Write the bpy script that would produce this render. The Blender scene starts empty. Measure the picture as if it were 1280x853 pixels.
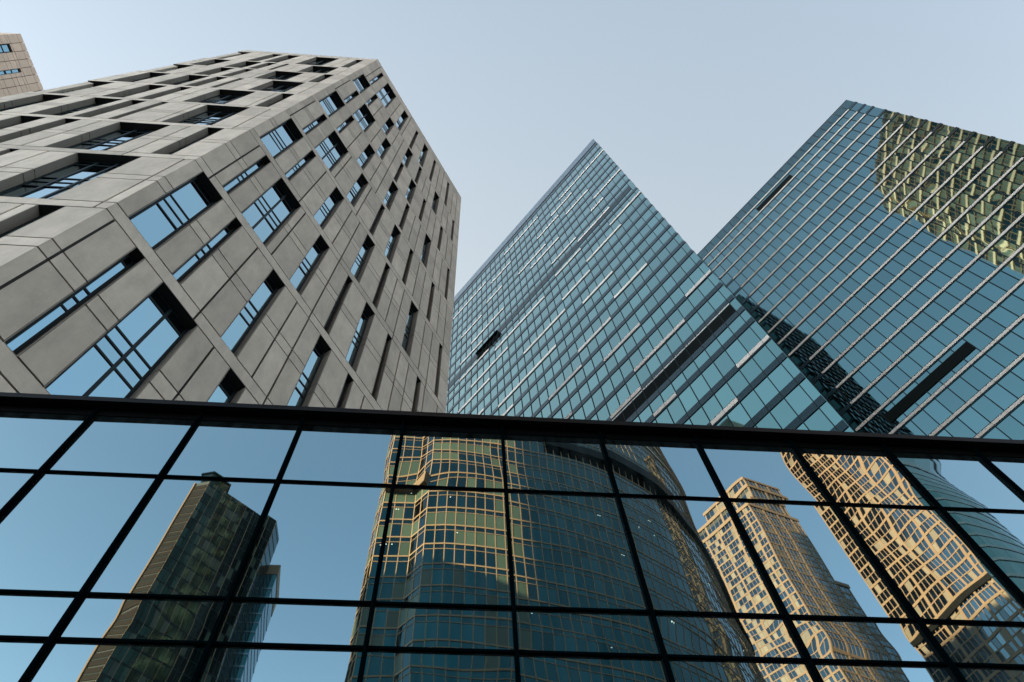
import bpy, math, random
from mathutils import Vector, Matrix
random.seed(7)
S = bpy.context.scene
COL = S.collection
R = math.radians

# ------------------------------------------------------------------ camera
EYE = 1.6
cam_d = bpy.data.cameras.new('camera')
cam = bpy.data.objects.new('camera', cam_d); COL.objects.link(cam)
rt = Vector((0.99647381, -0.07315708, -0.04108514))
up = Vector((-0.05262299, -0.92630373, 0.37308475))
fw = Vector((0.06535111, 0.36960716, 0.92688715))
m = Matrix((rt, up, -fw)).transposed().to_4x4(); m.translation = (0, 0, EYE)
cam.matrix_world = m
cam_d.sensor_width = 36.0
cam_d.lens = 1040.88 / 1280 * 36.0
cam_d.clip_start = 0.1; cam_d.clip_end = 6000
S.camera = cam

# ------------------------------------------------------------------ light
SUN = Vector((-0.845, 0.535, 0.0)).normalized(); SUN_EL = R(18.5)
SUN = Vector((SUN.x*math.cos(SUN_EL), SUN.y*math.cos(SUN_EL), math.sin(SUN_EL)))
W = bpy.data.worlds.new('World'); S.world = W; W.use_nodes = True
nt = W.node_tree; nt.nodes.clear()
sky = nt.nodes.new('ShaderNodeTexSky'); sky.sky_type = 'NISHITA'; sky.sun_disc = False
sky.sun_elevation = SUN_EL; sky.sun_rotation = math.atan2(SUN.x, SUN.y) % (2*math.pi)
sky.air_density = 1.0; sky.dust_density = 1.2; sky.ozone_density = 1.5
hs = nt.nodes.new('ShaderNodeHueSaturation'); hs.inputs['Saturation'].default_value = 0.50
def vmath(op, a=None, b=None):
    n = nt.nodes.new('ShaderNodeVectorMath'); n.operation = op
    for i, q in enumerate((a, b)):
        if q is None: continue
        if isinstance(q, tuple): n.inputs[i].default_value = q
        else: nt.links.new(q, n.inputs[i])
    return n
def smath(op, a, b=0.0):
    n = nt.nodes.new('ShaderNodeMath'); n.operation = op
    for i, q in enumerate((a, b)):
        if isinstance(q, float): n.inputs[i].default_value = q
        else: nt.links.new(q, n.inputs[i])
    return n.outputs[0]
tint = vmath('MULTIPLY_ADD', hs.outputs[0], (0.55, 0.565, 0.535)); tint.inputs[2].default_value = (0.47, 0.57, 0.65)   # even high haze
# pale haze thickening towards the horizon, weighted by azimuth to brighten chosen tower faces
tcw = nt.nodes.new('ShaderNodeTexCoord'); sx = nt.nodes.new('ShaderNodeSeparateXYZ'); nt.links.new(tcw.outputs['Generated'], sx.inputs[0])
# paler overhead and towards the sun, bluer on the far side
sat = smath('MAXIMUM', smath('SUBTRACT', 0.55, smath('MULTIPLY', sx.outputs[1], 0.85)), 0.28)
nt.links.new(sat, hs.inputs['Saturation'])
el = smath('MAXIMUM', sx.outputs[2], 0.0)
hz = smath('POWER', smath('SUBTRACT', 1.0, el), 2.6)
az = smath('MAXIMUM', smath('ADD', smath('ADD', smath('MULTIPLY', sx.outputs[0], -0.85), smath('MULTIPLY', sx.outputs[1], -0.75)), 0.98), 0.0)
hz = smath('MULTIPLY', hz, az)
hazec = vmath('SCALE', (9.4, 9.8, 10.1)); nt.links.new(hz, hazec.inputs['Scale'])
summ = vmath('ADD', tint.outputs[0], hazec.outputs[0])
bg = nt.nodes.new('ShaderNodeBackground'); bg.inputs['Strength'].default_value = 0.062
wo = nt.nodes.new('ShaderNodeOutputWorld')
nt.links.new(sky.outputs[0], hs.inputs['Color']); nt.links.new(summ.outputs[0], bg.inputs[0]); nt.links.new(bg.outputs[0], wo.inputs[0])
sl = bpy.data.lights.new('sun', 'SUN'); sl.energy = 5.0; sl.angle = R(0.53); sl.color = (1.0, 0.58, 0.29)
so = bpy.data.objects.new('sun', sl); COL.objects.link(so); so.location = (-60, 40, 300)
so.rotation_euler = (-SUN).to_track_quat('-Z', 'Y').to_euler()
S.view_settings.view_transform = 'Standard'; S.view_settings.look = 'None'
S.view_settings.exposure = 2.95; S.view_settings.gamma = 1.0; S.view_settings.use_curve_mapping = False
S.cycles.max_bounces = 10; S.cycles.glossy_bounces = 8; S.cycles.diffuse_bounces = 3
S.cycles.use_adaptive_sampling = False
S.cycles.caustics_reflective = False; S.cycles.caustics_refractive = False
S.cycles.use_denoising = True; S.cycles.denoising_prefilter = 'ACCURATE'; S.cycles.denoising_input_passes = 'RGB_ALBEDO_NORMAL'

# ------------------------------------------------------------------ materials
def mat(name, col, rough=0.6, metal=0.0, spec=0.5, vary=0.0, noise=0.0, nscale=1.0, bump=0.0, bscale=4.0, stretch=(1, 1, 1), wave=0.0, wscale=0.6, emit=0.0, objvary=0.0):
    M = bpy.data.materials.new(name); M.use_nodes = True
    n = M.node_tree.nodes; l = M.node_tree.links; b = n['Principled BSDF']
    b.inputs['Roughness'].default_value = rough; b.inputs['Metallic'].default_value = metal
    b.inputs['Specular IOR Level'].default_value = spec
    b.inputs['Base Color'].default_value = (*col, 1)
    if emit > 0:
        b.inputs['Emission Color'].default_value = (1.0, .9, .72, 1); b.inputs['Emission Strength'].default_value = emit*.1
    out = None
    geo = n.new('ShaderNodeNewGeometry')
    if noise > 0:
        tc = n.new('ShaderNodeTexCoord'); mp = n.new('ShaderNodeMapping'); mp.inputs['Scale'].default_value = stretch
        nz = n.new('ShaderNodeTexNoise'); nz.inputs['Scale'].default_value = nscale; nz.inputs['Detail'].default_value = 6; nz.inputs['Roughness'].default_value = 0.65
        l.new(tc.outputs['Object'], mp.inputs[0]); l.new(mp.outputs[0], nz.inputs['Vector'])
        mr = n.new('ShaderNodeMapRange'); mr.inputs[1].default_value = 0.25; mr.inputs[2].default_value = 0.75
        mr.inputs[3].default_value = 1 - noise; mr.inputs[4].default_value = 1 + noise
        l.new(nz.outputs['Fac'], mr.inputs[0]); out = mr.outputs[0]
    if vary > 0:
        mr = n.new('ShaderNodeMapRange'); mr.inputs[3].default_value = 1 - vary; mr.inputs[4].default_value = 1 + vary
        if objvary:
            oi_ = n.new('ShaderNodeObjectInfo'); l.new(oi_.outputs['Random'], mr.inputs[0])
        else: l.new(geo.outputs['Random Per Island'], mr.inputs[0])
        if out is None: out = mr.outputs[0]
        else:
            mu = n.new('ShaderNodeMath'); mu.operation = 'MULTIPLY'; l.new(out, mu.inputs[0]); l.new(mr.outputs[0], mu.inputs[1]); out = mu.outputs[0]
    if out is not None:
        vm = n.new('ShaderNodeVectorMath'); vm.operation = 'SCALE'; vm.inputs[0].default_value = col
        l.new(out, vm.inputs['Scale']); l.new(vm.outputs[0], b.inputs['Base Color'])
    if bump > 0 or wave > 0:
        tc = n.new('ShaderNodeTexCoord'); nz = n.new('ShaderNodeTexNoise')
        nz.inputs['Scale'].default_value = bscale if bump > 0 else wscale; nz.inputs['Detail'].default_value = 5 if bump > 0 else 0.5
        l.new(tc.outputs['Object'], nz.inputs['Vector'])
        bp = n.new('ShaderNodeBump'); bp.inputs['Strength'].default_value = 1.0; bp.inputs['Distance'].default_value = bump if bump > 0 else wave
        l.new(nz.outputs['Fac'], bp.inputs['Height']); l.new(bp.outputs[0], b.inputs['Normal'])
    return M

MT = dict(
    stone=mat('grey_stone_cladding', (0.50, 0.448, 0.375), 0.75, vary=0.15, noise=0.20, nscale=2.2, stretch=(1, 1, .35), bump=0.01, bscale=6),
    tan=mat('tan_stone_cladding', (0.37, 0.295, 0.23), 0.75, vary=0.08, noise=0.10, nscale=1.0),
    joint=mat('dark_joint', (0.02, 0.02, 0.02), 0.9),
    soffit=mat('shaded_reveal_head', (0.012, 0.012, 0.013), 0.8),  # stone window heads, their downward-facing shade put into the dark colour
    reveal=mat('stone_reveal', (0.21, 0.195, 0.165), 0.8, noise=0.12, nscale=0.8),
    frame=mat('dark_window_frame', (0.004, 0.012, 0.016), 0.5, spec=0.12),
    black=mat('black_painted_metal', (0.0016, 0.0020, 0.0022), 0.4, spec=0.05, noise=0.2, nscale=0.7),
    fin=mat('dark_mullion_metal', (0.0004, 0.0020, 0.0028), 0.6, spec=0.0),
    winglass=mat('window_glass', (0.36, 0.58, 0.66), 0.02, 1.0, vary=0.12),
    podglass=mat('podium_glass', (0.30, 0.455, 0.495), 0.01, 1.0, vary=0.05, objvary=1),
    mglass=mat('tower_glass', (0.18, 0.355, 0.345), 0.03, 1.0, vary=0.12),
    rglass=mat('tower_glass_blue', (0.135, 0.265, 0.275), 0.02, 1.0, vary=0.09),
    dark=mat('dark_spandrel', (0.020, 0.046, 0.055), 0.25, 0.6, spec=0.12, vary=0.15),
    louvre=mat('black_louvre', (0.003, 0.006, 0.006), 0.7, spec=0.05, vary=0.2),
    parapet=mat('blue_grey_parapet_glass', (0.10, 0.16, 0.20), 0.15, 0.8, vary=0.10),
    white=mat('pale_aluminium_panel', (0.76, 0.72, 0.67), 0.6, spec=0.15, vary=0.06),
    offwhite=mat('off_white_panel', (0.60, 0.57, 0.515), 0.6, spec=0.15, vary=0.07),
    endglass=mat('end_wall_glass', (0.055, 0.125, 0.135), 0.04, 1.0),
    deep=mat('deep_teal_panel', (0.006, 0.022, 0.028), 0.3, 0.3, spec=0.1),
    brown=mat('brown_panel', (0.011, 0.0085, 0.007), 0.7, spec=0.05, vary=.3),
    pcream=mat('pale_cream_metal', (0.56, 0.455, 0.37), 0.6, spec=0.1),
    ublind=mat('pale_green_blind', (0.085, 0.112, 0.110), 0.4, spec=0.2, vary=0.3),
    core=mat('dark_core', (0.012, 0.018, 0.020), 0.8),
    cream=mat('cream_metal', (0.265, 0.185, 0.125), 0.6, spec=0.05, noise=0.06, nscale=0.3),
    cstone=mat('cream_stone', (0.165, 0.115, 0.08), 0.75, spec=0.1, noise=0.12, nscale=0.25),
    cglass=mat('dark_teal_glass', (0.016, 0.075, 0.095), 0.03, 1.0, vary=0.25),
    blind=mat('green_blind_glass', (0.045, 0.072, 0.057), 0.25, 0.0, spec=0.3, vary=0.2),
    dglass=mat('black_green_glass', (0.02, 0.04, 0.034), 0.08, 1.0, vary=0.6),
    bglass=mat('blue_window_glass', (0.10, 0.155, 0.20), 0.05, 1.0, vary=0.35),
    shade=mat('beige_roller_blind', (0.085, 0.072, 0.055), 0.5, vary=0.3),
    asphalt=mat('asphalt', (0.05, 0.05, 0.05), 0.9, noise=0.2, nscale=0.8),
    paving=mat('paving', (0.28, 0.27, 0.25), 0.85, noise=0.15, nscale=0.6),
    lamp=mat('office_lamp', (0.8, 0.8, 0.75), 0.5, emit=3.0),
    roof=mat('roof_gravel', (0.2, 0.2, 0.2), 0.9, noise=0.2, nscale=0.5),
)

def dusty(M):
    n = M.node_tree.nodes; l = M.node_tree.links; b = n['Principled BSDF']
    tc = n.new('ShaderNodeTexCoord'); mp = n.new('ShaderNodeMapping'); mp.inputs['Scale'].default_value = (9, 9, .8)
    nz = n.new('ShaderNodeTexNoise'); nz.inputs['Scale'].default_value = 1.0; nz.inputs['Detail'].default_value = 8; nz.inputs['Roughness'].default_value = .7
    l.new(tc.outputs['Object'], mp.inputs[0]); l.new(mp.outputs[0], nz.inputs['Vector'])
    mr = n.new('ShaderNodeMapRange'); mr.inputs[1].default_value = .35; mr.inputs[2].default_value = .8; mr.inputs[3].default_value = 1.0; mr.inputs[4].default_value = .955
    l.new(nz.outputs['Fac'], mr.inputs[0]); l.new(mr.outputs[0], b.inputs['Metallic'])
dusty(MT['podglass'])

# ------------------------------------------------------------------ mesh helpers
class MB:
    def __init__(s): s.v = []; s.f = []; s.mi = []; s.sm = []
    def face(s, pts, mi=0, smooth=False):
        k = len(s.v); s.v += [tuple(p) for p in pts]; s.f.append(tuple(range(k, k+len(pts)))); s.mi.append(mi); s.sm.append(smooth)
    def hexa(s, p, mi=0):   # 8 points: bottom 4, top 4
        k = len(s.v); s.v += [tuple(q) for q in p]
        for f in ((3, 2, 1, 0), (4, 5, 6, 7), (0, 1, 5, 4), (1, 2, 6, 5), (2, 3, 7, 6), (3, 0, 4, 7)):
            s.f.append(tuple(k+i for i in f)); s.mi.append(mi); s.sm.append(False)
    def grid(s, P, mi=0):
        k = len(s.v); nr = len(P); nc = len(P[0])
        for row in P: s.v += [tuple(q) for q in row]
        for i in range(nr-1):
            for j in range(nc-1):
                s.f.append((k+i*nc+j, k+i*nc+j+1, k+(i+1)*nc+j+1, k+(i+1)*nc+j)); s.mi.append(mi); s.sm.append(True)
    def prism(s, poly, z0, z1, mi=0, top=None):
        a = [(x, y, z0) for x, y in poly]; b = [(x, y, z1) for x, y in poly]; n = len(poly)
        for i in range(n): s.face([a[i], a[(i+1) % n], b[(i+1) % n], b[i]], mi)
        s.face(b, mi if top is None else top); s.face(a[::-1], mi)
    def build(s, name, mats, parent=None, label=None, kind=None):
        off = Vector(parent.location) if parent is not None and parent.parent is None else (Vector(parent.parent.location) if parent is not None else Vector())
        me = bpy.data.meshes.new(name)
        if parent is not None: vv = [(x-off.x, y-off.y, z-off.z) for x, y, z in s.v]
        else: vv = s.v
        me.from_pydata(vv, [], s.f)
        for mm in (mats if isinstance(mats, (list, tuple)) else [mats]): me.materials.append(MT[mm])
        me.polygons.foreach_set('material_index', s.mi); me.polygons.foreach_set('use_smooth', s.sm)
        me.update()
        o = bpy.data.objects.new(name, me); COL.objects.link(o)
        if parent is not None: o.parent = parent
        if label: o['label'] = label
        if kind: o['kind'] = kind
        return o

def thing(name, label, cat, loc, group=None):
    o = bpy.data.objects.new(name, None); COL.objects.link(o); o.location = loc; o.empty_display_size = 2
    o['label'] = label; o['category'] = cat
    if group: o['group'] = group
    return o

class Frame:      # a vertical facade: a = start point, b = direction point, out = side facing the viewer
    def __init__(s, a, u, ref=(0, 0)):
        s.a = Vector((a[0], a[1])); s.u = Vector((u[0], u[1])).normalized()
        s.n = Vector((s.u.y, -s.u.x))
        if (Vector(ref)-s.a).dot(s.n) < 0: s.n = -s.n
    def p(s, t, d, z):
        q = s.a + s.u*t + s.n*d; return (q.x, q.y, z + EYE)
    def box(s, mb, t0, t1, d0, d1, z0, z1, mi=0):
        mb.hexa([s.p(t0, d0, z0), s.p(t1, d0, z0), s.p(t1, d1, z0), s.p(t0, d1, z0), s.p(t0, d0, z1), s.p(t1, d0, z1), s.p(t1, d1, z1), s.p(t0, d1, z1)], mi)
    def quad(s, mb, t0, t1, d, z0, z1, mi=0):
        mb.face([s.p(t0, d, z0), s.p(t1, d, z0), s.p(t1, d, z1), s.p(t0, d, z1)], mi)

G0 = -EYE     # ground level in eye-relative heights
FRT = Vector((0, 0))

# ------------------------------------------------------------------ ground
mb = MB(); mb.face([(-3000, -3000, 0), (3000, -3000, 0), (3000, 3000, 0), (-3000, 3000, 0)])
o = mb.build('ground', 'asphalt'); o['kind'] = 'structure'
mb = MB(); mb.hexa([(-60, -7, 0), (60, -7, 0), (60, 60, 0), (-60, 60, 0), (-60, -7, .13), (60, -7, .13), (60, 60, .13), (-60, 60, .13)])
o = mb.build('pavement', 'paving'); o['kind'] = 'structure'

# ------------------------------------------------------------------ glass podium in front
D = 3.9
fr = Frame((0, D), (1, 0))
pod = thing('glass_podium', 'low glass-fronted block with black mullions and a black coping across the bottom of the view', 'building', (1, D, 0.13))
xs = [(-.878322 + .251112*i)*D for i in range(-3, 13)]
zs = [-.205, .2025, .5943, .7059, 1.0980, 1.2096, 1.6019, 1.869]
zs = [z*D for z in zs]
def pane(mb, f, t0, t1, z0, z1, amp, n=14, m=18, seed=0):
    rr = random.Random(seed)
    w = t1-t0; h = z1-z0
    tx = rr.gauss(0, .0010); tz = rr.gauss(0, .0010)
    ws = [(rr.uniform(.6, 2.2), rr.uniform(.6, 2.4), rr.uniform(0, 6.28), rr.gauss(0, .35)) for _ in range(4)]
    bow = rr.uniform(-.2, 1.0)
    P = []
    for j in range(m+1):
        row = []
        for i in range(n+1):
            a = i/n; b = j/m
            d = bow*(1-(2*a-1)**2)*(1-(2*b-1)**2)
            for fx, fz, ph, g in ws: d += g*math.sin(fx*a*3.1+fz*b*3.1*max(1, h/w)+ph)
            d = d*amp + tx*(a-.5)*w + tz*(b-.5)*h
            row.append(f.p(t0+a*w, d, z0+b*h))
        P.append(row)
    mb.grid(P)
ZT = 1.892*D
k = 0
for j in range(len(zs)-1):
    for i in range(len(xs)-1):
        mb = MB(); k += 1
        amp = .0006 if zs[j] > 1.5*D else .0003
        pane(mb, fr, xs[i], xs[i+1], zs[j], zs[j+1], amp, seed=k*13+5)
        if j >= 1: mb.build('glass_pane', 'podglass', pod)
        else: mb.build('lower_pane', 'podglass', pod)
for x in xs:
    mb = MB(); fr.box(mb, x-.0125, x+.0125, .004, .042, G0+.13, ZT-.003)
    mb.build('mullion', 'fin', pod)
for z in zs[:-1]:
    mb = MB()
    for i in range(len(xs)-1): fr.box(mb, xs[i]+.0135, xs[i+1]-.0135, .004, .018, z-(.0095 if z > 1.5*D else .0125), z+(.0095 if z > 1.5*D else .0125))
    mb.build('transom', 'fin', pod)
mb = MB(); fr.box(mb, xs[0], xs[-1], -.05, .012, zs[-1]-.01, ZT); mb.build('head_panel', 'black', pod)
mb = MB(); fr.box(mb, xs[0]-.1, xs[-1]+.1, -.86, .115, ZT, ZT+.083); fr.box(mb, xs[0]-.1, xs[-1]+.1, -.86, .095, ZT+.083, ZT+.12)
mb.build('coping', 'black', pod)
mb = MB(); mb.prism([(xs[0], D+.06), (xs[-1], D+.06), (xs[-1], D+.80), (xs[0], D+.80)], .13, ZT-.002+EYE); mb.build('wall', 'core', pod)

# ------------------------------------------------------------------ stone tower on the left
HL = 78.0
B = Vector((-.10662961, .06413111))*HL
LT = thing('stone_tower', 'grey stone office tower with scattered dark-recessed windows, tallest in the left half', 'building', (B.x-8, B.y+14, 0))
FR = Frame(B, (.55929, .82897)); FL = Frame(B, (-.99999, .0049))
LEN_R = .1827*HL; LEN_L = .1475*HL
A_ = B + FL.u*LEN_L; C_ = B + FR.u*LEN_R
Dp = Vector((C_.x-16, C_.y+22)); Ep = Vector((A_.x-5, A_.y+24))
rowz = {k: .4240+.0424*k for k in range(-10, 11)}
rowz[11] = .905; rowz[12] = .972; rowz[13] = 1.001
WP = [(.0140, .0178), (.0268, .0435), (.0606, .0686), (.0860, .0897), (.1030, .1108), (.1238, .1275), (.1532, .1570)]
WQ = [(.0054, .0178), (.0267, .0306), (.0520, .0602), (.0859, .0940), (.1070, .1110), (.1363, .1442), (.1704, .1736)]
LP = [(.0119, .0197), (.0375, .0614), (.0795, .0870), (.0957, .1077), (.1300, .1475)]
LP_top = [(.0124, .0197), (.0386, .0633), (.0804, .0936), (.0992, .1097), (.1325, .1475)]
LQ = [(.0205, .0448), (.0665, .0703), (.0790, .0872), (.0925, .1080), (.1215, .1370)]
BAND = .0039*HL; REC = .0040*HL; GAP = .06

def facade(f, length, winrows, root, tag_, extra, vis):
    wall = MB()
    rest_f = MB(); rest_g = MB()
    rr = random.Random(tag_)
    for kb in range(-10, 12, 2):
        z0, zA, z1 = rowz[kb]*HL, rowz[kb+1]*HL, rowz[kb+2]*HL
        if kb == 10: z1 = rowz[12]*HL
        wins = winrows(kb)
        wins = [(a*HL, b*HL) for a, b in wins]
        bounds = [(z0-BAND, z0+BAND, False), (z0+BAND, zA-BAND, True), (zA-BAND, zA+BAND, True), (zA+BAND, z1-BAND, True)]
        if kb == 10: bounds += [(z1-BAND, z1+BAND, False), (z1+BAND, HL, False)]
        # joint positions
        solid = []; t = 0.0
        for a, b in wins:
            if a-t > .05: solid.append((t, a))
            t = b
        if length-t > .05: solid.append((t, length))
        joints = {}
        for (a, b) in solid:
            n = max(1, round((b-a)/(.0092*HL)))
            cuts = [a+(b-a)*i/n for i in range(n+1)]
            if n > 1 and rr.random() < .5: cuts[1] = a+(.0040*HL if rr.random() < .5 else .0086*HL)
            joints[(a, b)] = sorted(c for c in cuts if a-.01 <= c <= b+.01)
        for (za, zb, cut) in bounds:
            segs = solid if cut else [(0.0, length)]
            for (a, b) in segs:
                f.quad(wall, a+.01 if a == 0 else a, b-.01, -.06, za, zb, 1)
                cs = joints[(a, b)] if cut else [0]+[c for (p, q) in solid for c in joints[(p, q)][1:-1]][::2]+[length]
                for c0, c1 in zip(cs[:-1], cs[1:]):
                    if c1-c0 < .08: continue
                    e0 = 0.004 if c0 == 0 else GAP/2; e1 = 0.0 if abs(c1-length) < 1e-6 else GAP/2
                    f.box(wall, c0+e0, c1-e1, -.05, 0, za+GAP/2, zb-GAP/2, 0)
        zb_, zt_ = z0+BAND, z1-BAND
        for (a, b) in wins:
            open_end = b > length-.01
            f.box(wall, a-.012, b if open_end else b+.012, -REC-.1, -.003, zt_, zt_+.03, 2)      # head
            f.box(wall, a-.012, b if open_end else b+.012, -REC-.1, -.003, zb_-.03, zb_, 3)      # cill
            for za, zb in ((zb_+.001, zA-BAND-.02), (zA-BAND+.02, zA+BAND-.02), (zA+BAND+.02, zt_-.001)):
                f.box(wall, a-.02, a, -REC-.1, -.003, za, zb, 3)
                if not open_end: f.box(wall, b, b+.02, -REC-.1, -.003, za, zb, 3)
            fm = MB(); bw = .0011*HL*.9; q = -REC; d1 = q+.05
            f.box(fm, a+.002, a+bw, q, d1, zb_+.002, zt_-.002); f.box(fm, b-bw, b-.002, q, d1, zb_+.002, zt_-.002)
            f.box(fm, a+bw, b-bw, q, d1, zb_+.002, zb_+bw); f.box(fm, a+bw, b-bw, q, d1, zt_-bw, zt_-.002)
            w = b-a; vs = []
            if w > .02*HL: vs = [a+w*.36, a+w*.68]
            elif w > .0155*HL: vs = [a+w*.5]
            for v in vs: f.box(fm, v-bw*.5, v+bw*.5, q, d1+.01, zb_+bw, zt_-bw)
            edges = [a+bw]+vs+[b-bw]
            for zc in (zA-.0068*HL, zA, zA+.0068*HL, zt_-.0062*HL):
                for e0, e1 in zip(edges[:-1], edges[1:]):
                    f.box(fm, e0+(bw*.5 if e0 in vs else 0), e1-(bw*.5 if e1 in vs else 0), q, d1, zc-bw*.5, zc+bw*.5)
            gm = MB()
            zc = [zb_, zA-.0068*HL, zA, zA+.0068*HL, zt_]
            for za, zb in zip(zc[:-1], zc[1:]):
                tx, tz = rr.gauss(0, .004), rr.gauss(0, .006)
                dd = lambda t, z: q+.03+tx*(t-(a+b)/2)+tz*(z-(za+zb)/2)
                gm.face([f.p(a, dd(a, za), za), f.p(b, dd(b, za), za), f.p(b, dd(b, zb), zb), f.p(a, dd(a, zb), zb)])
            if vis(kb, a/HL):
                wo_ = fm.build('window', 'frame', root); gm.build('pane', 'winglass', wo_)
            else:
                for src, dst in ((fm, rest_f), (gm, rest_g)):
                    k = len(dst.v); dst.v += src.v; dst.f += [tuple(i+k for i in ff) for ff in src.f]; dst.mi += src.mi; dst.sm += src.sm
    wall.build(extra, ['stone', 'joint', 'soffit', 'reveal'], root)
    return rest_f, rest_g
rf1, rg1 = facade(FR, LEN_R, lambda k: WP if k % 4 == 2 else WQ, LT, 3, 'shaded_wall', lambda k, a: k >= -6)
rf2, rg2 = facade(FL, LEN_L, lambda k: (LP_top if k == 10 else LP) if k % 4 == 2 else LQ, LT, 4, 'pale_wall',
                  lambda k, a: k >= 0 or (k == -2 and a < .12) or (k == -4 and a < .07) or (k == -6 and a < .03))
for a, b in ((rf1, rf2),):
    k = len(a.v); a.v += b.v; a.f += [tuple(i+k for i in ff) for ff in b.f]; a.mi += b.mi; a.sm += b.sm
for a, b in ((rg1, rg2),):
    k = len(a.v); a.v += b.v; a.f += [tuple(i+k for i in ff) for ff in b.f]; a.mi += b.mi; a.sm += b.sm
w_ = rf1.build('low_windows', 'frame', LT, kind='stuff'); rg1.build('pane', 'winglass', w_)
def inset(poly, d):
    n = len(poly); out = []
    ar = sum(poly[i][0]*poly[(i+1) % n][1]-poly[(i+1) % n][0]*poly[i][1] for i in range(n))
    sg = 1 if ar > 0 else -1
    for i in range(n):
        p0, p1, p2 = Vector(poly[i-1]), Vector(poly[i]), Vector(poly[(i+1) % n])
        e1 = (p1-p0).normalized(); e2 = (p2-p1).normalized()
        n1 = Vector((-e1.y, e1.x))*sg; n2 = Vector((-e2.y, e2.x))*sg
        bi = (n1+n2); bi = bi/(1+n1.dot(n2)); out.append(tuple(p1+bi*d))
    return out
polyL = [tuple(A_), tuple(B), tuple(C_), tuple(Dp), tuple(Ep)]
mb = MB(); mb.prism(inset(polyL, .5), 0, HL-.3+EYE); mb.build('core', 'core', LT)
mb = MB()
for p, q in ((C_, Dp), (Dp, Ep), (Ep, A_)):
    g = Frame(p, q-p, ref=tuple(p*2-(B+Dp)/2)); L = (q-p).length
    for kb in range(-10, 12, 2):
        g.box(mb, .06, L-.06, -.3, 0, max(G0, rowz[kb]*HL)+.02, (rowz[kb+2]*HL if kb < 10 else HL)-.02)
mb.build('rear_wall', 'stone', LT)
mb = MB(); mb.prism(inset(polyL, .4), HL-.28+EYE, HL-.06+EYE); mb.build('roof', 'roof', LT)

# ------------------------------------------------------------------ far stone tower, top left
HF = 190.0
FA = Vector((-.49784, .06508))*HF
FF = Frame(FA, (.28279, .95918))
FT = thing('stone_tower', 'distant tan stone tower whose top corner peeks in behind the grey tower', 'building', (FA.x-2, FA.y+60, 0))
LF = 128.0
mb = MB(); mod = .0086*HF
nj = int(LF/mod)
zr = [1.0, .9905, .9715, .9655, .9540, .9450, .9270, .9180, .9050, .8960]
while zr[-1] > .2: zr += [zr[-1]-.020, zr[-1]-.029]
fw_ = {1: (3.97, 4.65)}
wins = []
for r in range(0, 8):
    for c in range(0, nj, 3):
        off = (c*7+r*5) % 3
        s0 = (c+off+.15)*mod; wins.append((s0, s0+mod*(.5 if (c+r) % 2 else .95), .968-r*.074, .968-r*.074-.048))
wins = [(.0349*HF, .0393*HF, .969, .925), (.0095*HF, .0176*HF, .9685, .928)] + [w for w in wins if not (w[0] < .06*HF and w[2] > .9)]
# panel grid with window cut-outs
ts = sorted(set([0.0]+[round(.0093*HF+mod*i, 3) for i in range(0, nj-1)]+[LF]))
def hit(t0, t1, za, zb):
    for a, b, zt, zl in wins:
        if t0 < b-.01 and t1 > a+.01 and zb < zt-.0001 and za > zl+.0001: return (a, b, zt, zl)
    return None
for za, zb in zip(zr[:-1], zr[1:]):
    for t0, t1 in zip(ts[:-1], ts[1:]):
        if hit(t0, t1, za, zb) is None or za < .60: FF.box(mb, t0+.05, t1-.05, -.4, 0, zb*HF+.05, za*HF-.05)
        else:
            a, b, zt, zl = hit(t0, t1, za, zb)
            if a-t0 > .2: FF.box(mb, t0+.05, a, -.4, 0, zb*HF+.05, za*HF-.05)
            if t1-b > .2: FF.box(mb, b, t1-.05, -.4, 0, zb*HF+.05, za*HF-.05)
            zlo, zhi = max(zl, zb), min(zt, za)
            if za-zt > .001 and zt < za: FF.box(mb, max(a, t0)+.01, min(b, t1)-.01, -.4, -.003, zt*HF, za*HF-.05)
            if zl-zb > .001: FF.box(mb, max(a, t0)+.01, min(b, t1)-.01, -.4, -.003, zb*HF+.05, zl*HF)
mb.build('wall', 'tan', FT)
PF = [tuple(FA), tuple(FA+FF.u*LF), tuple(FA+FF.u*LF+Vector((-30, 6))), tuple(FA+Vector((-13.6, .25)))]
mb = MB(); mb.prism(inset(PF, .41), 0, HF-.4+EYE); mb.build('core', 'joint', FT)
for a, b, zt, zl in wins[:2]:
    fm = MB(); gm = MB(); h = (zt-zl)*HF; z0 = zl*HF
    for t0, t1 in ((a, a+.12), (b-.12, b)): FF.box(fm, t0, t1, -.36, -.22, z0, z0+h)
    for fz in (.30, .34, .62, .97): FF.box(fm, a+.12, b-.12, -.36, -.24, z0+h*fz-.10, z0+h*fz+.10)
    FF.quad(gm, a, b, -.33, z0, z0+h)
    wo_ = fm.build('window', 'frame', FT); gm.build('pane', 'winglass', wo_)
FS = Frame(FA, (-1, .018), ref=(FA.x, -500)); mb = MB()
for za, zb in zip(zr[:-1], zr[1:]):
    for i in range(7): FS.box(mb, i*1.85+.05, i*1.85+1.8, -.4, 0, zb*HF+.05, za*HF-.05)
mb.build('side_wall', 'tan', FT)
mb = MB(); mb.prism([(FA.x-13, FA.y-.5), (FA.x-.2, FA.y-.5), (FA.x-.2, -4.4), (FA.x-13, -4.4)], 0, 130+EYE); mb.prism([(FA.x-13, -4.5), (FA.x-.2, -4.5), (FA.x-.2, -18), (FA.x-13, -18)], 0, 112+EYE); mb.build('unseen_shadow_block', 'tan', FT)  # unseen stepped block, added to shade the lower part of the curved tower
mb = MB(); mb.prism(inset(PF, .42), HF-.38+EYE, HF-.05+EYE); mb.build('roof', 'roof', FT)

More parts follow.
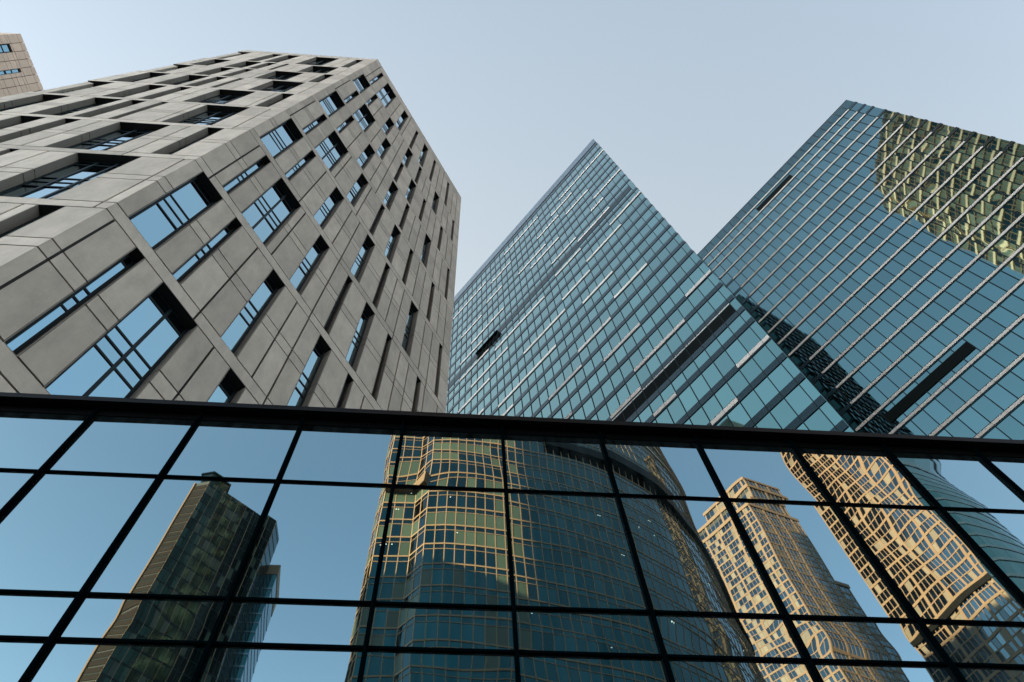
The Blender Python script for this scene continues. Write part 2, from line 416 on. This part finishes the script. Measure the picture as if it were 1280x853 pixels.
# ------------------------------------------------------------------ glass towers
def glazing(f, ts, zs_, name, m, root, tilt, amp, n, seed, d=0.0):
    mb = MB(); rr = random.Random(seed)
    for z0, z1 in zip(zs_[:-1], zs_[1:]):
        for t0, t1 in zip(ts[:-1], ts[1:]):
            tx, tz = rr.gauss(0, tilt), rr.gauss(0, tilt); bow = rr.uniform(-1, 1)*amp; sx = rr.gauss(0, amp*.7); ph = rr.uniform(0, 6.28)
            if n == 1:
                P = [[f.p(t, d+tx*(t-(t0+t1)/2)+tz*(z-(z0+z1)/2), z) for t in (t0, t1)] for z in (z0, z1)]
            else:
                P = []
                for j in range(n+1):
                    row = []
                    for i in range(n+1):
                        a, b = i/n, j/n
                        dd = tx*(a-.5)*(t1-t0)+tz*(b-.5)*(z1-z0)+bow*(1-(2*a-1)**2)*(1-(2*b-1)**2)+sx*math.sin(5*a+4*b+ph)
                        row.append(f.p(t0+a*(t1-t0), d+dd, z0+b*(z1-z0)))
                    P.append(row)
            mb.grid(P)
    return mb.build(name, m, root)

# middle tower
HM = 140.0
MA = Vector((.14825, .13592))*HM
FM = Frame(MA, (-.59775, .80168))
GM = thing('glass_tower', 'sharp-cornered glass tower in the middle with dark floor bands and broken pale strips', 'building', (MA.x+3, MA.y+25, 0))
LM = .40*HM; MOD = .00845*HM
tm = [0, .0041*HM]
while tm[-1] < LM-.5: tm.append(tm[-1]+MOD)
tm[-1] = LM
fl = [.2754, .297, .3195, .342, .364, .3885, .4052, .4240, .4466, .4697, .4919, .515, .5378, .5604, .5824, .6045, .6271, .6500, .6735, .6970, .7153, .7380, .7535, .7775, .8028, .825, .846, .8695, .8931, .918, .942, .9677]
low = []
z = .2754-.0222
while z > .02: low.append(z); z -= .0222
fl = low[::-1]+fl
zz = [G0/HM]+fl+[.9985]
runs = {.3418: [(.030, .048)], .3640: [(0, .022), (.09, .12)], .3885: [(.055, .076)], .4240: [(.072, .098)], .4466: [(.029, .072)], .4697: [(0, .0265), (.124, .150)],
        .4919: [(.056, .089), (.19, .23)], .515: [(.107, .144)], .5378: [(.072, .106), (.22, .25)], .5604: [(.029, .069), (.174, .20)], .5824: [(.123, .191)], .6045: [(.055, .089), (.208, .24)],
        .6271: [(.106, .157)], .6500: [(.073, .106), (.20, .241)], .6735: [(.030, .072), (.174, .224)], .6970: [(0, .037), (.123, .189)], .7153: [(.072, .106), (.199, .241)],
        .7380: [(.029, .072)], .7535: [(.073, .106), (.206, .242)], .7775: [(.029, .047), (.175, .224)], .8028: [(0, .037), (.09, .13)], .825: [(.10, .15), (.208, .241)],
        .846: [(.04, .07), (.17, .2)], .8695: [(.08, .12)], .8931: [(.05, .09), (.15, .19)], .918: [(0, .075), (.2, .26)], .942: [(.1, .17)]}
glazing(FM, tm, [q*HM for q in zz], 'glazing', 'mglass', GM, .0022, .0, 1, 21)
BH = .0027*HM
for q in fl:
    mb = MB(); t0 = 0.0 if q not in (.7380,) else .0041*HM
    FM.box(mb, t0+.02, LM, -.02, .05, q*HM-BH, q*HM+BH)
    b_ = mb.build('spandrel_band', 'dark', GM)
    key = [k_ for k_ in runs if abs(k_-q) < .0008]
    if key:
        for a, b in runs[key[0]]:
            wb = MB()
            cells = [t for t in tm if a*HM-.3 <= t <= b*HM+.3]
            for c0, c1 in zip(cells[:-1], cells[1:]): FM.box(wb, c0+.015, c1-.015, .053, .085, q*HM-BH*.62, q*HM+BH*.72)
            if wb.f: wb.build('pale_panel', 'white', b_)
# two plant-room bands
mb = MB(); FM.box(mb, .0041*HM, LM, -.02, .04, .4078*HM+.02, .4195*HM); mb.build('plant_band', 'louvre', GM)
mb = MB()
for c0, c1 in zip(tm[1:-1], tm[2:]): FM.box(mb, c0+.03, c1-.03, .045, .06, .4197*HM, .4208*HM)
mb.build('pale_strip', 'white', GM)
mb = MB(); FM.box(mb, .0041*HM, LM, -.02, .04, .7255*HM, .7350*HM); mb.build('plant_band', 'deep', GM)
mb = MB(); FM.box(mb, .1827*HM, .2140*HM, .06, .12, .7175*HM, .7290*HM)
FM.box(mb, .1827*HM, .2140*HM, .12, .5, .7286*HM, .7296*HM)
for i in range(6): FM.box(mb, (.1827+.0054*i)*HM, (.1827+.0054*i)*HM+.12, .121, .32, .7178*HM, .7284*HM)
mb.build('louvre_vent', 'louvre', GM)
for t in tm[1:]:
    mb = MB(); FM.box(mb, t-.026, t+.026, .0, .060, G0, .9735*HM); mb.build('mullion', 'frame', GM)
mb = MB()
for c0, c1 in zip(tm[:-1], tm[1:]): FM.box(mb, c0+.01, c1-.01, .0, .10, .9775*HM, HM)
mb.build('parapet', 'parapet', GM)
mb = MB(); FM.box(mb, 0, LM, -.01, .03, .9700*HM, .9775*HM); mb.build('shadow_gap', 'dark', GM)
TM = 17.0
nin = -FM.n
sd = Vector((.69, .724))      # the end wall runs back at an acute angle
pm = [tuple(MA), tuple(MA+FM.u*LM), tuple(MA+FM.u*LM+sd*TM), tuple(MA+sd*TM)]
mb = MB(); mb.prism(inset(pm, .06), 0, HM-.5+EYE); mb.build('core', 'endglass', GM)
FE = Frame(MA, sd, ref=(MA.x+40, MA.y-60))
mb = MB()
for q in fl: FE.box(mb, .1, TM-.1, -.05, .05, q*HM-BH*.5, q*HM+BH*.8)
t = 1.2
while t < TM: FE.box(mb, t-.03, t+.03, -.05, .03, G0, HM*.99); t += MOD
mb.build('end_wall', 'frame', GM)
BK = Frame(MA+sd*TM, FM.u, ref=(200, 200)); mb = MB()
for q in fl: BK.box(mb, .1, LM-.1, -.05, .05, q*HM-BH*.8, q*HM+BH*.8)
mb.build('rear_bands', 'dark', GM)
mb = MB(); mb.prism(inset(pm, .15), HM-.48+EYE, HM-.2+EYE); mb.build('roof', 'roof', GM)

# right tower
HR = 140.0
RA = Vector((.44212, .07061))*HR
FRT_ = Frame(RA, (-.5972, .80209))
GR = thing('glass_tower', 'blue glass tower on the right with long pale floor strips and a golden reflection', 'building', (RA.x+8, RA.y+22, 0))
LR_ = .2572*HR; MODR = .01072*HR
tr = [i*MODR for i in range(25)]; LR_ = tr[-1]
frr = [.9728, .9495, .9285, .8987, .8710, .842, .8128, .7848, .7563, .728, .6998, .672, .6437, .6155, .587, .559, .531, .5028]
while frr[-1] > .05: frr.append(frr[-1]-.0282)
zzr = [G0/HR]+frr[::-1]+[.9985]
glazing(FRT_, tr, [q*HR for q in zzr], 'glazing', 'rglass', GR, .0018, .0018, 4, 33)
BR = .0026*HR
for i, q in enumerate(frr):
    mb = MB(); FRT_.box(mb, 0.01, LR_-.01, -.02, .05, q*HR-BR, q*HR+BR); b_ = mb.build('spandrel_band', 'dark', GR)
    e = 23 if i % 6 < 4 and i > 0 or i == 0 else 22
    if i in (4, 5, 6, 7, 12, 13, 14, 15): e = 22
    else: e = 23
    wb = MB()
    for c in range(1, e): FRT_.box(wb, tr[c]+.012, tr[c+1]-.012, .053, .10, q*HR-BR*.58, q*HR+BR*.58)
    wb.build('pale_panel', 'offwhite', b_)
for t in tr[1:-1]:
    mb = MB(); FRT_.box(mb, t-.05, t+.05, .0, .052, G0, .999*HR); mb.build('mullion', 'frame', GR)
mb = MB(); FRT_.box(mb, tr[10], tr[15], .02, .07, .9535*HR, .9648*HR); mb.build('louvre_vent', 'louvre', GR)
mb = MB(); FRT_.box(mb, tr[14], tr[21], .02, .07, .5112*HR, .5228*HR); mb.build('louvre_vent', 'louvre', GR)
for q in (.9790, .9842, .9894, .9946):
    mb = MB(); FRT_.box(mb, 0.01, LR_-.01, 0, .05, q*HR-.04, q*HR+.04); mb.build('parapet_rail', 'parapet', GR)
mb = MB(); FRT_.box(mb, 0, LR_, -.05, .04, .9985*HR, HR); mb.build('coping', 'frame', GR)
mb = MB()
for q in frr:
    for t in (-.06, LR_): FRT_.box(mb, t, t+.06, -.25, .06, q*HR-BR, q*HR+BR)
mb.build('edge_cap', 'frame', GR)
pr = [tuple(RA), tuple(RA+FRT_.u*LR_), tuple(RA+FRT_.u*LR_-FRT_.n*34), tuple(RA-FRT_.n*34)]
mb = MB(); mb.prism(inset(pr, .06), 0, HR-.3+EYE); mb.build('core', 'cglass', GR)
mb = MB(); mb.prism(inset(pr, .2), HR-.28+EYE, HR-.06+EYE); mb.build('roof', 'roof', GR)

# ------------------------------------------------------------------ buildings across the street (seen mirrored in the podium glass)
def real(p, k): return (p[0]*k, 2*D-p[1]*k)
def resample(pl, step):
    out = [Vector(pl[0])]; 
    acc = [0.0]
    for a, b in zip(pl[:-1], pl[1:]): acc.append(acc[-1]+(Vector(b)-Vector(a)).length)
    n = max(1, round(acc[-1]/step))
    for i in range(1, n+1):
        d = acc[-1]*i/n; j = 0
        while j < len(acc)-2 and acc[j+1] < d: j += 1
        t = (d-acc[j])/(acc[j+1]-acc[j]); out.append(Vector(pl[j]).lerp(Vector(pl[j+1]), t))
    return out
def wall_run(pts, z0, z1, mbw, d0, d1, mi=0):
    for a, b in zip(pts[:-1], pts[1:]):
        u = (b-a); L = u.length; f = Frame(a, u, ref=OUT(a, b)); f.box(mbw, -.02, L+.02, d0, d1, z0, z1, mi)
def OUT(a, b): return tuple((a+b)/2+OUTV(a, b)*50)
CENTER = Vector((0, 0))
def OUTV(a, b):
    n = Vector(((b-a).y, -(b-a).x)).normalized()
    return n if n.dot((a+b)/2-CENTER) > 0 else -n

# curved tower
KC = 1.45
plan = [(-6.0, 56), (-7.6, 51.2), (-6.9, 49.6), (-3.7, 49.5), (-2.3, 48.0), (0, 47.8), (3, 48.0), (6, 48.4), (8.8, 48.9), (11.5, 49.4), (14, 50), (17, 50.9), (20, 52), (22, 53.1), (24, 54.2), (25.7, 55.3), (27.2, 56.6), (28.7, 58), (30, 59.5), (31.7, 61.5), (33.3, 63.8), (35.2, 66.9), (37, 70), (38.9, 73.4), (40.6, 76.8), (43, 82)]
pc = [Vector(real(p, KC)) for p in plan]
CENTER = Vector(real((18, 75), KC))
CT = thing('curved_tower', 'tall curved glass tower with a pale grid, reflected in the podium glass', 'building', (CENTER.x, CENTER.y, 0))
pts = []
for seg in (pc[0:2], pc[1:3], pc[2:4], pc[3:5], pc[4:]):
    r_ = resample(seg, 1.45); pts += r_ if not pts else r_[1:]
ZC0, ZC1, FH = 20.0, 297.0, 4.5
gl = MB(); fins = MB(); rails = MB(); rr = random.Random(5)
nfl = int((ZC1-ZC0)/FH)
blindmap = {}
for j in range(nfl):
    z0 = ZC0+j*FH
    lit = [rr.random() < .42 for _ in range(len(pts)//3+2)]
    for i, (a, b) in enumerate(zip(pts[:-1], pts[1:])):
        f = Frame(a, b-a, ref=OUT(a, b)); L = (b-a).length
        tx = rr.gauss(0, .004)
        bl = lit[i//3] != (rr.random() < .15)
        gl.face([f.p(0, -tx, z0), f.p(L, tx, z0), f.p(L, tx, z0+FH-1.2), f.p(0, -tx, z0+FH-1.2)], (3 if rr.random() < .55 else 0) if z0 > 148 else (1 if (bl and i < 22 and z0 > 70) else 0))  # lower floors: sunlit zone put into pane choice, paler blinds only there
        gl.face([f.p(0, 0, z0+FH-1.2), f.p(L, 0, z0+FH-1.2), f.p(L, 0, z0+FH), f.p(0, 0, z0+FH)], 2)
    wall_run(pts, z0-.14, z0+.14, rails, 0, .07); wall_run(pts, z0-1.26, z0-1.14, rails, 0, .05)
for i, p in enumerate(pts):
    a = pts[max(0, i-1)]; b = pts[min(len(pts)-1, i+1)]; f = Frame(p, b-a, ref=OUT(a, b) if (b-a).length > 0 else None)
    w = .06
    f.box(fins, -w, w, .0, .05, ZC0, ZC1)
bands = MB(); z0 = 154.0
while z0 < ZC1: wall_run(pts, z0, z0+1.15, bands, 0, .35); z0 += 2*FH
bands.build('upper_bands', 'pcream', CT)
lamps = MB(); rr = random.Random(12)
for k_ in range(24):
    i = rr.randrange(6, len(pts)-14); j = rr.randrange(11, 25)
    a, b = pts[i], pts[i+1]; f = Frame(a, b-a, ref=OUT(a, b)); zl = ZC0+j*FH+2.7; t = rr.uniform(.3, .9)
    for r_ in range(rr.choice((1, 1, 1, 2))): f.box(lamps, t+r_*.35-.09, t+r_*.35+.09, .012, .03, zl, zl+.10)
lamps.build('ceiling_lights', 'lamp', CT)
gl.build('glazing', ['cglass', 'blind', 'cglass', 'ublind'], CT); fins.build('mullion_grid', 'cream', CT); rails.build('floor_rails', 'cream', CT)
ledge = MB(); i0 = min(range(len(pts)), key=lambda i: (pts[i]-pc[9]).length)
wall_run(pts[i0:], 91*KC-1.6, 91*KC+1.4, ledge, 0, .9); ledge.build('belt_band', 'black', CT)
ledge = MB(); i1 = min(range(len(pts)), key=lambda i: (pts[i]-pc[4]).length); i2 = min(range(len(pts)), key=lambda i: (pts[i]-pc[2]).length)
wall_run(pts[i2:i1+1], 78.5*KC-1.0, 78.5*KC+1.0, ledge, 0, 1.0); ledge.build('stone_belt', 'cstone', CT)
mb = MB(); mb.prism(inset([tuple(p) for p in pts]+[real((30, 76), KC), real((20, 62), KC), real((0, 58), KC)], .3), 0, ZC1+EYE); mb.build('core', 'core', CT)

# generic gridded tower
def grid_tower(root, poly, z0, z1, bay, fh, glassm, stonem, sub=2, pier=.5, sp=.9, rnd=.3, blind='shade', nfaces=None, piers_every=4, seed=1, closed=True):
    global CENTER
    n = len(poly); P = [Vector(p) for p in poly]; CENTER = sum(P, Vector((0, 0)))/n
    gl = MB(); st = MB(); th = MB(); rr = random.Random(seed)
    nf = int((z1-z0)/fh)
    for e in range(n if nfaces is None else nfaces):
        a, b = P[e], P[(e+1) % n]; f = Frame(a, b-a, ref=OUT(a, b)); L = (b-a).length
        nb = max(1, round(L/bay)); w = L/nb
        for j in range(nf):
            zz0 = z0+j*fh
            for i in range(nb):
                tx = rr.gauss(0, .004)
                f2 = 1 if rr.random() < rnd else 0
                gl.face([f.p(i*w, -tx, zz0), f.p(i*w+w, tx, zz0), f.p(i*w+w, tx, zz0+fh), f.p(i*w, -tx, zz0+fh)], f2)
            if sp > 0: f.box(st, .02, L-.02, -.02, .08 if j % 2 else .12, zz0-sp/2*(.45 if j % 2 else 1), zz0+sp/2*(.45 if j % 2 else 1))
        for i in range(nb+1):
            if i % piers_every == 0 or i == nb: f.box(st, i*w-pier/2 if i else 0, i*w+pier/2 if i < nb else L, -.02, .16, z0, z1)
            else: f.box(th, i*w-.07, i*w+.07, -.02, .06, z0, z1)
    gl.build('glazing', [glassm, blind], root)
    if st.f: st.build('stone_grid', stonem, root)
    if th.f: th.build('mullions', stonem, root)
    mb = MB(); mb.prism(inset(poly, .15), z0+EYE, z1+EYE); mb.build('core', 'core', root)
    mb = MB(); mb.prism(inset(poly, -.35), z1-.6+EYE, z1+1.1+EYE, 0); mb.build('cornice', stonem, root)

# dark tower (left in the reflection)
KD = 1.5
DT = thing('dark_tower', 'dark green glass tower with thin bright fins and small roof block, reflected in the podium', 'building', (*real((-34, 80), KD), 0))
pd = [real(p, KD) for p in [(-36.6, 69.8), (-26.9, 77.3), (-26.6, 80.8), (-36, 95), (-45, 82), (-38.9, 70.4)]]
def dark_tower():
    global CENTER
    P = [Vector(p) for p in pd]; CENTER = sum(P, Vector((0, 0)))/len(P)
    z0, z1, fh = 0, 168.0, 3.4
    gl = MB(); fins = MB(); rl = MB(); sl_ = MB(); br_ = MB(); rr = random.Random(9)
    for e in range(len(P)):
        a, b = P[e], P[(e+1) % len(P)]; f = Frame(a, b-a, ref=OUT(a, b)); L = (b-a).length
        nb = max(2, round(L/1.05)); w = L/nb
        for j in range(int(z1/fh)+1):
            za = j*fh; zb = min(z1, za+fh)
            for i in range(nb):
                gl.face([f.p(i*w, 0, za), f.p(i*w+w, 0, za), f.p(i*w+w, 0, zb), f.p(i*w, 0, zb)], 2 if e == 5 else (1 if rr.random() < .13 and e == 0 else 0))
            f.box(rl, .02, L-.02, -.01, .05, za-.18, za+.18)
        if e in (0,):
            for i in range(0, nb+1): f.box(fins if i % 2 == 0 else rl, i*w-.045, i*w+.045, 0, .1 if i % 2 == 0 else .05, 0, z1)
        if e == 5:
            for j in range(int(z1/1.7)): f.box(br_, .35, L-.1, .02, .10, j*1.7+.1, j*1.7+1.4)
            f.box(sl_, 0, .30, .0, .3, 0, z1)
    gl.build('glazing', ['dglass', 'blind', 'core'], DT); fins.build('bright_fins', 'cream', DT); rl.build('floor_lines', 'frame', DT); br_.build('side_panels', 'brown', DT); sl_.build('corner_fin', 'cstone', DT)
    mb = MB(); mb.prism(inset(pd, .2), 0, z1+EYE); mb.build('core', 'core', DT)
    q = [real(p, KD) for p in [(-38.3, 70.6), (-36.6, 70.2), (-34.4, 72.0), (-35.5, 75), (-38.6, 74)]]
    mb = MB(); mb.prism(q, z1+EYE, z1+3.6+EYE); mb.prism(inset(q, -.25), z1+3.6+EYE, z1+4.0+EYE); mb.build('roof_block', 'dglass', DT)
dark_tower()
TT = thing('teal_tower', 'lower teal glass tower with a pale cap beside the dark tower, reflected in the podium', 'building', (*real((-26, 84), KD), 0))
pt_ = [real(p, KD) for p in [(-27.6, 81.0), (-25.0, 81.0), (-25.6, 88), (-28.5, 90)]]
def teal():
    global CENTER
    P = [Vector(p) for p in pt_]; CENTER = sum(P, Vector((0, 0)))/4
    gl = MB(); rl = MB(); cp = MB(); z1 = 159.0
    for e in range(4):
        a, b = P[e], P[(e+1) % 4]; f = Frame(a, b-a, ref=OUT(a, b)); L = (b-a).length
        f.quad(gl, 0, L, 0, 0, z1-3.5)
        for j in range(int((z1-4)/3.2)): f.box(rl, .02, L-.02, 0, .08, j*3.2-.25, j*3.2+.25)
        f.box(cp, 0, L, -.2, .1, z1-3.4, z1)
    gl.build('glazing', 'cglass', TT); rl.build('floor_lines', 'parapet', TT); cp.build('pale_cap', 'cream', TT)
    mb = MB(); mb.prism(inset(pt_, .15), 0, z1-.5+EYE); mb.build('core', 'core', TT)
teal()

# stepped tan tower
KT = 2.05
def rect(c, l, r, L1, L2):
    c = Vector(c); l = Vector(l).normalized(); r = Vector(r).normalized()
    return [c+l*L1, c, c+r*L2, c+r*L2+l*L1]
def rp(lst): return [real(p, KT) for p in lst]
ST = thing('stepped_tower', 'sunlit tan stone tower with a stepped crown, reflected right of the curved tower', 'building', (*real((55, 92), KT), 0))
ld, rd = (-.63, .77), (.95, .30)
grid_tower(ST, rp(rect((53, 78), ld, rd, 16, 10)), 20, 124*KT, 1.5, 3.2, 'bglass', 'cstone', pier=.75, sp=.8, rnd=.25, nfaces=2, piers_every=4, seed=2)
grid_tower(ST, rp(rect((55.2, 80.5), ld, rd, 13.5, 8.5)), 124*KT, 132*KT, 1.9, 3.4, 'bglass', 'cstone', pier=.8, sp=.9, rnd=.25, nfaces=2, piers_every=4, seed=3)
grid_tower(ST, rp(rect((57, 83), ld, rd, 9.5, 8)), 132*KT, 139.2*KT, 1.9, 3.4, 'bglass', 'cstone', pier=.8, sp=.8, rnd=.25, nfaces=2, piers_every=3, seed=4)
grid_tower(ST, rp(rect((62.6, 81.8), ld, rd, 12, 3.0)), 20, 108*KT, 1.9, 3.4, 'bglass', 'cstone', pier=.7, sp=.9, rnd=.25, nfaces=3, piers_every=3, seed=6)

# large rounded tower on the far right of the reflection
KB = 1.35
RT = thing('rounded_tower', 'large sunlit stone-gridded tower with a rounded glass side, reflected at the far right', 'building', (*real((82, 80), KB), 0))
pb = [real(p, KB) for p in [(65.9, 79), (73.7, 66.4), (76.2, 66.0), (79.5, 66.6), (83.5, 67.8), (87.5, 70), (91, 73.5), (92, 79), (84, 95)]]
grid_tower(RT, [pb[0], pb[1], pb[7], pb[8]], 20, 235, .95, 2.7, 'bglass', 'cstone', pier=.5, sp=.62, rnd=.15, nfaces=1, piers_every=4, seed=8)
def rounded():
    global CENTER
    pts = resample([Vector(p) for p in pb[1:]], 1.6); CENTER = Vector(real((82, 80), KB))
    gl = MB(); rl = MB(); rr = random.Random(3)
    for j in range(60):
        z0 = 20+j*3.9
        for a, b in zip(pts[:-1], pts[1:]):
            f = Frame(a, b-a, ref=OUT(a, b)); L = (b-a).length; t = rr.gauss(0, .01)
            gl.face([f.p(0, -t, z0), f.p(L, t, z0), f.p(L, t, z0+3.9), f.p(0, -t, z0+3.9)], 0)
        wall_run(pts, z0-.35, z0+.35, rl, 0, .12)
    gl.build('round_glazing', 'rglass', RT); rl.build('round_bands', 'parapet', RT)
    a, b = Vector(pb[0]), Vector(pb[1]); f = Frame(a, b-a, ref=OUT(a, b)); mb = MB(); f.box(mb, 0, (b-a).length, 0, .35, 89.4*KB, 90.4*KB); mb.build('belt_band', 'black', RT)
rounded()
